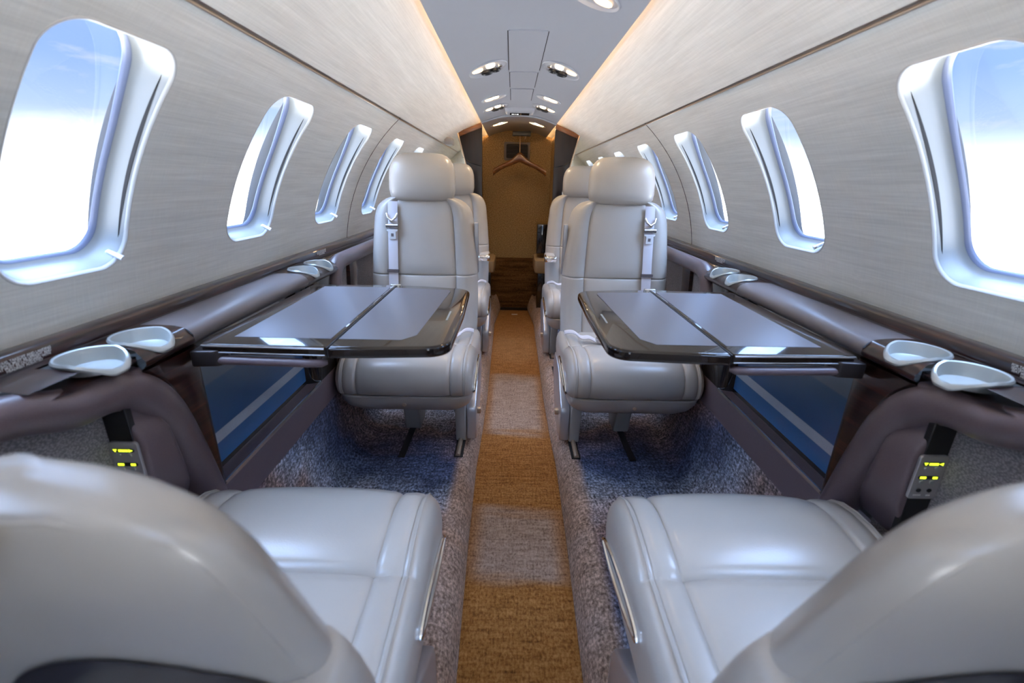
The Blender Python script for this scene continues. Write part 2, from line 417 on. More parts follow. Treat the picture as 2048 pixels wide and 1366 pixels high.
# ------------------------------------------------------------------ windows
wn = 0
for s, side in ((-1, 'left'), (1, 'right')):
    for c in WIN_C:
        wn += 1
        wroot = empty('window_%d' % wn, wall(s, c, WSC), kind='structure')
        org = Vector(wroot.location)
        def P(py, ps, dep):
            t = ps/WHH; k = 1+(.85*t*t if t > 0 else .15*t*t)
            return tuple(Vector(wall(s, c+py, WSC+ps, dep*(k if dep > .006 else 1)))-org)
        prof = [(-.0024, .0005), (-.0018, -.0008), (-.0004, -.0010), (.0012, .0002), (.0026, .0022), (.0036, .0050)]
        mb = MB(); mb.grid([[P(p[0], p[1], dp) for p in win_outline(i)] for (i, dp) in prof], True)
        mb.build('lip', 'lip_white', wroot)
        prof = [(.0035, .004), (.0050, .009), (.0060, .014), (.0072, .019), (.0088, .0255), (.0115, .031), (.0160, .0345)]
        mb = MB(); mb.grid([[P(p[0], p[1], dp) for p in win_outline(i)] for (i, dp) in prof], True)
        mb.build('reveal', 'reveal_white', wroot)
        prof = [(.0155, .0343), (.0168, .0352), (.0176, .0370), (.0184, .0378), (.0192, .0400), (.0200, .0425), (.0180, .0445), (-.03, .048)]
        mb = MB(); mb.grid([[P(p[0], p[1], dp) for p in win_outline(i)] for (i, dp) in prof], True)
        mb.build('gasket', 'gasket', wroot)
        o_in = win_outline(.019)
        mb = MB(); mb.grid([[P(p[0]*f, p[1]*f, .041) for p in o_in] for f in (1, .85, .7, .55, .4, .25, .1, .01)], True)
        mb.build('pane', 'window_glass', wroot)
        # blind slot along the rear jamb and the pull at the sill
        mb = MB(); q0 = WHW-.0045
        mb.grid([[P(q0-.0006, ps, .0088-.0022*math.sin(PI*i/20)), P(q0-.0016, ps, .0092+.0026*math.sin(PI*i/20))] for i, ps in [(i, -WHH*.80+WHH*1.55*i/20) for i in range(21)]])
        mb.build('blind_slot', 'shadow_gap', wroot)
        hy = .088 if s < 0 else -.078
        mb = MB(); a = Vector(P(hy, -WHH+.022, .014)); bb = Vector(P(hy, -WHH+.017, -.010))
        mb.tube([a, a*.5+bb*.5, bb], [.0038, .0042, .0046], 10)
        mb.tube([a, Vector(P(hy-.004, -WHH+.004, .018))], .0028, 8)
        mb.build('blind_pull', 'chrome' if s > 0 else 'white_plastic', wroot)

# hull outside the trim keeps daylight from leaking behind the panels
for s, side in ((-1, 'left'), (1, 'right')):
    mb = MB()
    edges = [Y0]+[(a+b)/2 for a, b in zip(WIN_C, WIN_C[1:])]+[Y1]
    for i, c in enumerate(WIN_C):
        hole = [(c+p[0], WSC+p[1]) for p in win_outline(-.028)]
        rings = cell_rings(hole, c, WSC, edges[i], edges[i+1], -R*.35, R*1.56, [0, .2, .4, .6, .8, 1])
        mb.grid([[wall(s, y, q, .088) for (y, q) in r] for r in rings], True)
    mb.grid([[wall(s, y, -R*.35, .088), (s*.80, y, .1), (s*.6, y, -.12), (0, y, -.12)] for y in (Y0, Y1)])
    tag(mb.build('wall_hull_'+side, 'cream_plastic'), kind='structure')

# ------------------------------------------------------------------ floor
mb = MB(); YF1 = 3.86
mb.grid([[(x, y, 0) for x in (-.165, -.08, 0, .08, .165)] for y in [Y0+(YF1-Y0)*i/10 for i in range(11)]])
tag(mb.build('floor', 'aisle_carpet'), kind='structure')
def roll_x(y):  # the aisle edge wanders a little
    return interp(y, [(-.5, .138), (.7, .143), (1.1, .153), (1.5, .157), (1.75, .150), (2.1, .146), (2.6, .15), (3.4, .155), (3.86, .12)])
for s, side in ((-1, 'left'), (1, 'right')):
    rows = []
    for y in [Y0+(Y1-Y0)*i/90 for i in range(91)]:
        e = roll_x(y); lift = interp(y, [(3.3, 0), (3.7, .03)])
        ft = .3 if y < 3.0 else .3
        prof = [(e, 0), (e-.004, .018), (e+.001, .045), (e+.010, .075), (e+.022, .094+lift*.5), (e+.036, .106+lift), (e+.055, .113+lift*.4), (.26, .115), (.35, .115), (.45, .115), (.52, .115),
                (.555, .118), (.580, .135), (.598, .17), (.609, .22), (.615, .28), (.618, .36), (.619, .40)]
        rows.append([(s*x, y, z) for x, z in prof])
    mb = MB(); mb.grid(rows)
    tag(mb.build('floor_'+side, 'side_carpet'), kind='structure')

# ------------------------------------------------------------------ rear bulkhead
mb = MB(); mb.box(-.285, .285, 4.0, 4.03, -.02, 1.47)
tag(mb.build('wall_rear', 'gold_carpet_wall', smooth=False), kind='structure')
for s in (-1, 1):
    mb = MB(); mb.box(*sorted((s*.285, s*.75)), 4.0, 4.03, -.02, 1.47)
    tag(mb.build('wall_rear_'+('left' if s < 0 else 'right'), 'linen_panel', smooth=False), kind='structure')
for s in (-1, 1):
    mb = MB(); mb.box(s*.285-.006, s*.285+.006, 3.2, 4.0, .12, 1.39)
    tag(mb.build('wall_closet_'+('left' if s < 0 else 'right'), 'gold_carpet_wall', smooth=False), kind='structure')
mb = MB(); mb.prism([(3.86, .0), (3.86, .02), (3.90, .40), (3.92, .43), (4.0, .435), (4.0, 0)], 'x', -.30, .30)
tag(mb.build('step_box', 'brown_carpet', bevel=.006), 'dark brown carpeted step box at the end of the aisle below the gold wall', 'step')
mb = MB(); mb.box(-.155, .155, 3.845, 3.862, .0, .022)
o = tag(mb.build('threshold_strip', 'black_plastic', smooth=False), 'black strip across the foot of the dark brown step box', 'threshold')
mb = MB(); mb.box(-.02, .03, 3.70, 3.715, .0, .004)
tag(mb.build('floor_tag', 'white_plastic', smooth=False), 'tiny white tag lying on the gold carpet before the step', 'tag')
mb = MB(); mb.box(-.80, -.30, Y0-.03, Y0, -.12, 1.50); mb.box(.30, .80, Y0-.03, Y0, -.12, 1.50); mb.box(-.30, -.07, Y0-.03, Y0, -.12, 1.50); mb.box(.07, .30, Y0-.03, Y0, -.12, 1.50); mb.box(-.07, .07, Y0-.03, Y0, -.12, .6)
tag(mb.build('wall_front', 'reveal_white', smooth=False), kind='structure')  # unseen end wall; its slit is sized to admit fill light onto the near seats
# wooden wings of the partition
for s, side in ((-1, 'left'), (1, 'right')):
    pr = empty('partition_wing', (s*.30, 3.16, 0), label='dark glossy wood partition wing beside the gold rear wall, %s of the aisle' % side, cat='partition', group='dark partition wings')
    pts = [(-.068, 1.405), (.085, 1.345), (-.005, 1.0), (.0, .8), (.0, .12), (-.066, .12)]
    mb = MB(); mb.prism([(s*p[0], p[1]) for p in pts], 'y', 0, .03); mb.build('panel', 'partition_veneer', pr, bevel=.003, seg=2)
    pts = [(-.068, 1.408), (.089, 1.347), (.082, 1.320), (-.068, 1.376)]
    mb = MB(); mb.prism([(s*p[0], p[1]) for p in pts], 'y', -.006, .012); mb.build('top_rail', 'hanger_wood', pr, bevel=.002, seg=2)
    mb = MB(); mb.tube([(s*.088, -.004, 1.348), (s*.046, -.004, 1.19), (s*-.001, -.004, 1.0)], .0045, 8); mb.build('edge_strip', 'champagne', pr)
    mb = MB(); mb.tube([(s*.055, -.001, 1.20), (s*.0, -.001, 1.165), (s*-.06, -.001, 1.15)], .003, 6); mb.build('seam', 'gloss_black', pr)
# louvre in the gold wall
v = empty('air_grille', (-.0, 3.995, 1.292), label='small slatted air grille with a brown frame high on the gold wall', cat='vent')
mb = MB(); mb.loft([[(p[0], y, p[1]) for p in rrect(hw, hh, .012, 4)] for hw, hh, y in ((.105, .070, 0), (.105, .070, -.008), (.088, .054, -.010), (.086, .052, -.002))], False)
mb.build('frame', 'shelf_taupe', v)
mb = MB(); mb.box(-.087, .087, -.003, .0, -.053, .053); mb.build('backing', 'shadow_gap', v)
for k in range(9):
    mb = MB(); z = -.046+.0115*k; mb.prism([(-.009, z), (-.003, z+.004), (-.003, z+.002), (-.009, z-.002)], 'x', -.086, .086)
    mb.build('slat', 'dark_metal', v, smooth=False)
# hanger
hg = empty('coat_hanger', (.02, 3.80, 1.235), label='brown wooden coat hanger hanging before the gold rear wall', cat='hanger')
mb = MB(); rings = []
for k in range(33):
    t = -1+2*k/32; x = t*.205
    z = -.015-.085*abs(t)**1.25+.020*math.exp(-(t/.20)**2)
    th = .020+.016*math.exp(-(t/.25)**2)+.006*abs(t)**4; dp = .012+.014*abs(t)**2
    y = -.03*abs(t)**2
    zz = z-(.010*abs(t)**6)
    rings.append([(x, y+dp*math.cos(a), zz+th*math.sin(a)) for a in [2*PI*i/12 for i in range(12)]])
mb.loft(rings); mb.build('shoulders', 'hanger_wood', hg)
mb = MB(); hp = [(0, 0, .0), (0, 0, .125)]
for k in range(11):
    a = math.radians(200-25*k); hp.append((.022*math.cos(a)+.02, 0, .150+.022*math.sin(a)))
mb.tube(hp, .0032, 8); mb.build('hook', 'champagne', hg)
rk = empty('coat_hook_bracket', (.04, 3.80, 1.405), label='dark bracket with a short rod under the rear ceiling holding the hanger', cat='hook')
mb = MB(); mb.box(-.08, .06, -.02, .03, -.015, .018); mb.build('plate', 'black_plastic', rk, bevel=.003)
mb = MB(); mb.cyl((.022, 0, -.016), .009, .02); mb.tube([(.022, 0, -.01), (.006, 0, -.015)], .004, 8); mb.build('rod', 'plate_metal', rk)
# aft furniture glimpsed beside the step box
cb = empty('side_cabinet', (.245, 3.55, .1), label='black glossy cabinet standing right of the step box behind the seats', cat='cabinet')
mb = MB(); mb.box(-.085, .05, -.02, .26, .44, .66); mb.build('upper_box', 'gloss_black', cb, bevel=.006)
mb = MB(); mb.box(-.07, .05, -.05, .28, .015, .30); mb.build('body', 'gloss_black', cb, bevel=.004)
mb = MB(); mb.loft([rr for rr in [[(p[0]-.005, p[1]+.08, z) for p in rrect(hw, hh, .03, 5)] for z, hw, hh in ((.30, .085, .17), (.31, .092, .178), (.37, .094, .18), (.395, .09, .176), (.405, .075, .16))]])
mb.build('cushion', 'tan_leather', cb)
cb = empty('side_bench', (-.245, 3.55, .1), label='low bench with tan cushion left of the step box behind the seats', cat='bench')
mb = MB(); mb.box(-.05, .06, -.10, .28, .015, .30); mb.build('body', 'gloss_black', cb, bevel=.004)
mb = MB(); mb.loft([rr for rr in [[(p[0]+.0, p[1]+.08, z) for p in rrect(hw, hh, .03, 5)] for z, hw, hh in ((.30, .080, .17), (.31, .086, .178), (.36, .088, .18), (.385, .084, .176), (.395, .07, .16))]])
mb.build('cushion', 'tan_leather', cb)

# ------------------------------------------------------------------ ceiling light units
def light_unit(s, y, kind, label, group, lens='warm_lens'):
    x = .132; z = zc(x)
    sl = math.atan2(zc(x-.05)-zc(x+.05), .10)
    u = empty('reading_light', (s*x, y, z-.001), label=label, cat='light', group=group)
    u.rotation_euler = (0, s*sl, 0)
    big = kind == 'full'
    hx, hy = (.072, .088) if big else (.062, .05)
    N = 36
    def ring(fx, dz, sh=0): return [(hx*fx*math.cos(2*PI*k/N), hy*fx*math.sin(2*PI*k/N)-.28*s*hy*fx*math.cos(2*PI*k/N)*-1*s*0+.35*hy*fx*math.cos(2*PI*k/N)*s, dz) for k in range(N)]
    mb = MB(); mb.loft([ring(1.0, .004), ring(1.0, -.004), ring(.97, -.006), ring(.93, -.004), ring(.88, .0), ring(.80, .002)], True); mb.build('housing', 'ceiling_panel', u)
    if big:
        spots = ((-.012, -.036, .016, .010, 'warm_lens'), (.036, -.008, .020, .009, 'warm_dim'))
        dark = ((.004, .040, .019), (-.030, .030, .013))
    else:
        spots = ((-.010, -.012, .015, .008, 'warm_lens'), (.022, .010, .022, .010, 'warm_dim')); dark = ()
    for (lx, ly, a, b, m) in spots:
        mb = MB(); mb.loft([[(s*lx+a*f*math.cos(2*PI*k/20), ly+b*f*math.sin(2*PI*k/20)+.3*a*f*s*math.cos(2*PI*k/20), dz) for k in range(20)] for f, dz in ((1, .002), (1, -.005), (.8, -.0075), (.4, -.0085))])
        mb.build('lens', lens if m == 'warm_lens' else m, u)
    for (lx, ly, r_) in dark:
        mb = MB(); mb.loft([[(s*lx+r_*f*math.cos(2*PI*k/20), ly+r_*f*math.sin(2*PI*k/20), dz) for k in range(20)] for f, dz in ((1.15, .001), (1.15, -.007), (.95, -.010), (.8, -.006), (.3, -.005))])
        mb.build('air_nozzle', 'black_plastic', u)
    if big:
        mb = MB(); mb.cyl((s*-.045, -.018, -.007), .008, .008, n=14); mb.build('button', 'steel', u)
    ld = bpy.data.lights.new('reading_lamp', 'SPOT'); ld.energy = 1.8 if big else 1.2; ld.color = (1, .72, .42); ld.spot_size = math.radians(95); ld.spot_blend = .7; ld.shadow_soft_size = .012
    lo = bpy.data.objects.new('reading_lamp', ld); COL.objects.link(lo); lo.parent = u; lo.location = (s*-.01, -.03, -.014); lo.rotation_euler = (0, s*-.25, 0)
    return u
gA = 'ceiling reading light units'
for s, side in ((-1, 'left'), (1, 'right')):
    if s > 0: light_unit(s, 1.165, 'lamp', 'warm reading light cut by the top edge of the photo, right of the aisle', gA)
    light_unit(s, 1.845, 'full', 'largest fully visible ceiling light and air unit, on the %s' % side, gA)
    light_unit(s, 2.43, 'lamp', 'small oval reading light without air nozzles, on the %s' % side, gA)
    light_unit(s, 2.73, 'full', 'farther ceiling light and air unit beside the black sign, on the %s' % side, gA)
    light_unit(s, 3.42, 'lamp', 'farthest warm reading light over the closet, on the %s' % side, gA, 'closet_lens')
sg = empty('ceiling_sign', (0, 2.90, 1.444), label='small black lit sign in a pale frame at the rear of the ceiling', cat='sign')
mb = MB(); mb.loft([[(p[0], p[1], z) for p in rrect(hw, hh, .02, 4)] for z, hw, hh in ((.002, .085, .095), (-.006, .083, .092), (-.016, .074, .082), (-.018, .066, .070))]); mb.build('frame', 'ceiling_panel', sg)
mb = MB(); mb.prism(rrect(.056, .038, .004, 3, 0, .005), 'z', -.0205, -.017); mb.build('display', 'gloss_black', sg)
mb = MB()
for (x0, x1) in ((-.046, -.036), (-.034, -.030), (-.026, -.021), (-.017, -.006)): mb.box(x0, x1, -.004, .012, -.0212, -.0203)
mb.build('lit_symbols', 'sign_white', sg, smooth=False)
# square louvre on the far left wall
mb = MB(); mb.box(-.455, -.405, 3.02, 3.13, 1.265, 1.305); tag(mb.build('wall_speaker', 'cream_plastic', bevel=.006), 'small pale box on the upper left wall beside the dark partition wing', 'speaker')

# ------------------------------------------------------------------ side ledges
FX = .655
def ledge(s, side):
    L = empty('side_ledge', (s*.64, 1.2, .4), label='long dark wood and taupe side ledge running under the windows on the %s' % side, cat='ledge', group='side ledges')
    org = Vector(L.location)
    def loc(p): return (p[0]*s-org.x, p[1]-org.y, p[2]-org.z)
    def ext(name, prof, y0, y1, m, n=1, **k):
        mb = MB(); mb.grid([[loc((x, y, z)) for x, z in prof] for y in ([y0+(y1-y0)*i/n for i in range(n+1)])]); return mb.build(name, m, L, **k)
    YE = 3.14
    ext('trim_strip', [(.735, .812), (.730, .819), (.724, .8225), (.712, .823), (.7035, .8225), (.6995, .8205), (.6975, .817)], Y0, YE, 'gloss_wood')
    ext('wood_panel', [(.6978, .8175), (.6970, .8165), (.6965, .7995), (.6965, .79)], Y0, YE, 'gloss_wood')
    ext('edge_bead', [(.6965, .8005), (.6950, .8005), (.6940, .7995)], Y0, YE, 'dark_metal')
    # taupe shelf between the cup stations
    nose = [(.6965, .7985), (.66, .7995), (.635, .7985), (.620, .7955), (.610, .790), (.604, .782), (.603, .772), (.608, .764), (.62, .760), (.66, .758)]
    for (a, b) in ((.775, 1.262),):
        ext('shelf', nose, a, b, 'shelf_taupe')
    # cup station plates with holes, both stations
    def zl(x): return interp(x, [(.603, .776), (.606, .785), (.612, .7915), (.620, .7955), (.635, .7985), (.66, .7995), (.6965, .7985)])
    for cups, (ya, yb) in (((.612, .706), (.50, .775)), ((1.320, 1.428), (1.262, 1.49))):
        mb = MB(); mid = sum(cups)/2
        for c, (p, q) in zip(cups, ((ya, mid), (mid, yb))):
            hole = [(c+.0375*math.cos(2*PI*k/40), .640+.0375*math.sin(2*PI*k/40)) for k in range(40)]
            if c < .65:
                for (xa, xb, yp, yq, z_) in ((.62, .6965, ya, .5705, None), (.6805, .6965, .5705, q, None), (.614, .6965, ya, q, .779)):
                    mb.grid([[loc((x, y, zl(x) if z_ is None else z_)) for x in (xa, (xa+xb)/2, xb)] for y in (yp, yq)])
                continue
            xi = .603
            hole = [(y, max(x, xi+.0005)) for y, x in hole]
            rg = cell_rings(hole, c, .640, p, q, xi, .6965, [0, .5, 1])
            mb.grid([[loc((x, y, zl(x))) for y, x in r] for r in rg], True)
        mb.grid([[loc((x, y, z)) for x, z in [(.603, .776), (.603, .770), (.608, .764), (.62, .758), (.66, .756)]] for y in ((ya if ya > 1 else .659), yb)])
        mb.build('cup_panel', 'gloss_wood', L)
    ext('control_strip', [(.6965, .794), (.655, .790), (.62, .786)], Y0, .50, 'gloss_black')
    ext('control_strip', [(.6965, .794), (.655, .790), (.62, .786)], 1.49, YE, 'gloss_black')
    mb = MB(); mb.add([loc(p) for p in ((.688, .30, .7955), (.688, .47, .7955), (.660, .485, .7925), (.660, .30, .7925))], [(0, 1, 2, 3)]); mb.build('touch_display', 'table_inlay', L)
    # lower side lining below the ledge: skirt, recess, striped panel
    LG = L; L = empty('wall_lower_'+side, (s*.64, 1.2, .4), kind='structure')
    ext('skirt', [(.619, .30), (.617, .448), (.621, .455), (.66, .455)], .30, YE, 'brown_leather')
    ext('skirt_edge', [(.6165, .449), (.618, .4565), (.622, .4565)], .79, 1.30, 'steel')
    ext('recess_frame', [(.655, .455), (.657, .466), (.662, .466)], .79, 1.30, 'gloss_black')
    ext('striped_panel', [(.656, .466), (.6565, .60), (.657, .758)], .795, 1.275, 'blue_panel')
    ext('recess_edge', [(.650, .755), (.655, .73), (.657, .73)], .79, 1.30, 'gloss_black')
    mb = MB(); mb.loft([[loc((x, y, z)) for x, y in ((.617, .30), (.617, .795), (.66, .795), (.66, .30))] for z in (.30, .4545)]); mb.build('lower_panel', 'brown_leather', L, smooth=False)
    L = LG
    # near post and far post of glossy wood
    mb = MB()
    for k in range(2): pass
    mb.loft([[loc((x, y, z)) for x, y in ((.66, y0_), (.628, y0_), (.617, y0_+.004), (.612, y0_+.010), (.610, .778), (.612, .786), (.618, .791), (.66, .791))] for z, y0_ in ((.455, .768), (.50, .760), (.55, .752), (.6, .742), (.65, .728), (.70, .708), (.73, .69), (.757, .66))])
    mb.build('end_post', 'gloss_wood', L)
    mb = MB(); mb.loft([[loc((x, y, z)) for x, y in ((.66, 1.275), (.648, 1.278), (.63, 1.285), (.620, 1.30), (.62, 1.46), (.66, 1.46))] for z in (.455, .6, .757)]); mb.build('end_post', 'gloss_black', L)
    return L
def placard(s, y, parent_side, L):
    body = ['FOR TAXI, TAKEOFF AND LANDING', 'SEATBACK MUST BE UPRIGHT AND', 'SEAT MUST BE OUTBOARD WITH', 'HEADREST ADJUSTED']
    cu = bpy.data.curves.new('placard_text', 'FONT'); cu.body = '\n'.join(body); cu.size = .0050; cu.align_x = 'CENTER'; cu.space_line = .80
    cu.offset = .00012
    tmp = bpy.data.objects.new('tmp', cu); COL.objects.link(tmp)
    bpy.context.view_layer.update()
    me = bpy.data.meshes.new_from_object(tmp.evaluated_get(bpy.context.evaluated_depsgraph_get()))
    bpy.data.objects.remove(tmp)
    me.materials.clear(); me.materials.append(MATS['white_plastic'])
    o = bpy.data.objects.new('placard', me); COL.objects.link(o)
    o['label'] = 'white lettering'
    # text plane: up along the slanted wood panel
    upv = Vector((s*.0005, 0, .0170)).normalized()
    right = Vector((0, 1, 0)) if s < 0 else Vector((0, -1, 0))
    nrm = right.cross(upv)
    base = Vector((s*.6967, y, .8132))+nrm*.0006
    Mx = Matrix((right, upv, nrm)).transposed().to_4x4(); Mx.translation = base
    o.parent = L; o.matrix_world = Mx
    o.matrix_parent_inverse = Matrix.Translation(-Vector(L.location)); o.matrix_basis = Mx
    return o
LED = {}
for s, side in ((-1, 'left'), (1, 'right')):
    LED[s] = ledge(s, side)
    placard(s, .575, side, LED[s]); placard(s, 1.60, side, LED[s])

# cup holders
def cup(s, y, label):
    c = empty('cup_holder', (s*.640, y, .80), label=label, cat='cup holder', group='silver cup holders in the side ledges')
    def zt(x): return interp(x, [(-.04, -.0215), (-.034, -.014), (-.028, -.0095), (-.020, -.005), (-.005, -.0005), (.04, .0)])
    N = 48; rings = []
    for (rr, dz) in ((.0375, -.004), (.0415, -.001), (.0425, .0025), (.0405, .0055), (.0375, .0045), (.0355, -.002), (.034, -.012), (.033, -.016), (.030, -.0175), (.0, -.018)):
        ring = []
        for k in range(N):
            a = 2*PI*k/N; x = rr*math.cos(a); yy = rr*1.04*math.sin(a)
            ring.append((s*x, yy, dz+zt(x)*(1 if dz > -.008 else .12)))
        rings.append(ring)
    mb = MB(); mb.grid(rings, True); mb.build('cup', 'satin_silver', c)
    return c
for s, side in ((-1, 'left'), (1, 'right')):
    cup(s, .612, 'silver cup holder in the %s ledge, the one nearest the camera' % side)
    cup(s, .706, 'silver cup holder in the %s ledge, between the nearest one and the table' % side)
    cup(s, 1.320, 'silver cup holder at the far end of the taupe shelf, %s ledge' % side)
    cup(s, 1.428, 'farthest silver cup holder in the %s ledge, beside the belted seat' % side)

# arched side armrests with alcove and controls
def arch(s, side, path, radii, alc, label, box=True):
    A = empty('side_console', (s*.635, alc[0], .45), label=label, cat='console', group='padded side consoles')
    org = Vector(A.location)
    def loc(p): return (p[0]*s-org.x, p[1]-org.y, p[2]-org.z)
    pts = catmull([(x, y, z, r) for (x, y, z), r in zip(path, radii)], 6)
    mb = MB(); mb.tube([loc(p[:3]) for p in pts], [p[3] for p in pts], 20); mb.build('padded_rail', 'brown_leather', A)
    mb = MB(); mb.box(0, 0, 0, 0, 0, 0); mb = MB()
    mb.loft([[loc((x, y, z)) for x, y in ((.652, alc[0]), (.652, alc[1]), (.668, alc[1]), (.668, alc[0]))] for z in (.456, .768)]); mb.build('fabric_panel', 'grey_fabric', A, smooth=False)
    if box:
        mb = MB()
        yb = alc[2]
        mb.loft([[loc(p) for p in ring] for ring in (
            [(.650, yb+.13, .47), (.650, yb, .47), (.602, yb, .56), (.600, yb+.07, .56)],
            [(.655, yb+.12, .64), (.655, yb, .64), (.600, yb, .652), (.600, yb+.055, .652)],
            [(.656, yb+.11, .675), (.656, yb, .675), (.606, yb, .672), (.606, yb+.05, .672)],
            [(.657, yb+.10, .70), (.657, yb, .70), (.622, yb, .695), (.622, yb+.05, .695)],
            [(.657, yb+.06, .765), (.657, yb, .765), (.614, yb, .765), (.614, yb+.05, .765)])])
        bx_ = mb.build('control_box', 'brown_leather', A, bevel=.006, seg=3)
        mb = MB(); mb.loft([[loc((x, y, z)) for x, y in ((.615, yb-.0015), (.655, yb-.0015), (.655, yb+.01), (.615, yb+.01))] for z in (.50, .74)]); mb.build('box_face', 'black_plastic', A, bevel=.001, seg=1)
        cp = MB(); cp.prism([loc((p[0], 0, p[1]))[0::2] for p in rrect(.0225, .040, .006, 4, .630, .622)], 'y', yb-.006-org.y, yb-.001-org.y)
        cpo = cp.build('control_plate', 'plate_metal', A, bevel=.0008, seg=1)
        def dx(x): return .630+(x)*1.0
        def plate_poly(name, poly, y0, y1, m, label=None):
            mb = MB(); mb.prism([loc((dx(p[0]), 0, .622+p[1]))[0::2] for p in poly], 'y', yb+y0-org.y, yb+y1-org.y); o = mb.build(name, m, cpo, smooth=False)
            if label: o['label'] = label
        for zz, segs in ((.026, ((-.0125, .003), (.0, .007), (.0115, .003))), (.001, ((-.0095, .0045), (.0095, .0035)))):
            plate_poly('display_window', rrect(.0165, .0032, .003, 3, 0, zz), -.0068, -.005, 'black_plastic')
            for cx, hw in segs:
                cx *= s
                if hw == .003: poly = [(cx-.003, zz+.002), (cx+.003, zz+.002), (cx, zz-.0024)] if cx*s < 0 else [(cx-.003, zz), (cx+.003, zz+.0024), (cx+.003, zz-.0024)]
                else: poly = [(cx-hw, zz-.0018), (cx+hw, zz-.0018), (cx+hw, zz+.0018), (cx-hw, zz+.0018)]
                plate_poly('lit_symbol', poly, -.0074, -.0066, 'lime_led', 'lit yellow-green symbol')
            for cx in (-.009, .007):
                mb = MB(); c0 = loc((dx(cx*s), 0, .622+zz-.0085)); mb.cyl((c0[0], yb-.0078-org.y, c0[2]), .0036, .003, 'y', 14); mb.build('push_button', 'satin_silver', cpo)
        for cx in (-.009, .008):
            mb = MB(); c0 = loc((dx(cx*s), 0, .622-.023)); mb.cyl((c0[0], yb-.0072-org.y, c0[2]), .0036, .003, 'y', 14); mb.build('jack_socket', 'black_plastic', cpo)
        for cx, hw in ((-.009, .006), (.009, .003)):
            plate_poly('marking', [(cx*s-hw, -.0335), (cx*s+hw, -.0335), (cx*s+hw, -.0315), (cx*s-hw, -.0315)], -.0066, -.0058, 'white_plastic')
    return A
nearp = [(.640, -.5, .78), (.640, .2, .78), (.640, .42, .779), (.638, .49, .771), (.634, .55, .750), (.632, .615, .744), (.632, .665, .718), (.632, .70, .665), (.634, .727, .59), (.636, .752, .50), (.637, .772, .41), (.637, .787, .32)]
nearr = [.026, .026, .026, .027, .029, .031, .034, .035, .034, .033, .032, .032]
farp = [(.612, 1.455, .36), (.614, 1.465, .50), (.617, 1.475, .62), (.622, 1.485, .70), (.630, 1.515, .752), (.638, 1.58, .775), (.640, 1.70, .780), (.640, 2.3, .780), (.640, 3.12, .78)]
farr = [.028, .028, .026, .026, .028, .027, .026, .026, .026]
for s, side in ((-1, 'left'), (1, 'right')):
    arch(s, side, nearp, nearr, (-.4, .70, .615), 'brown padded side console arching over the yellow-lit controls beside the near %s seat' % side)
    arch(s, side, farp, farr, (1.50, 3.1, 2.0), 'brown padded side console beyond the table, beside the far %s seats' % side, box=False)
    # dark upright in the far alcove
    mb = MB(); mb.prism([(1.66, .456), (1.72, .456), (1.78, .77), (1.70, .77)], 'x', s*.637, s*.650)
    tag(mb.build('alcove_divider', 'gloss_wood', smooth=False), 'dark upright divider in the grey alcove beside the far %s belted seat' % side, 'divider', 'alcove dividers')

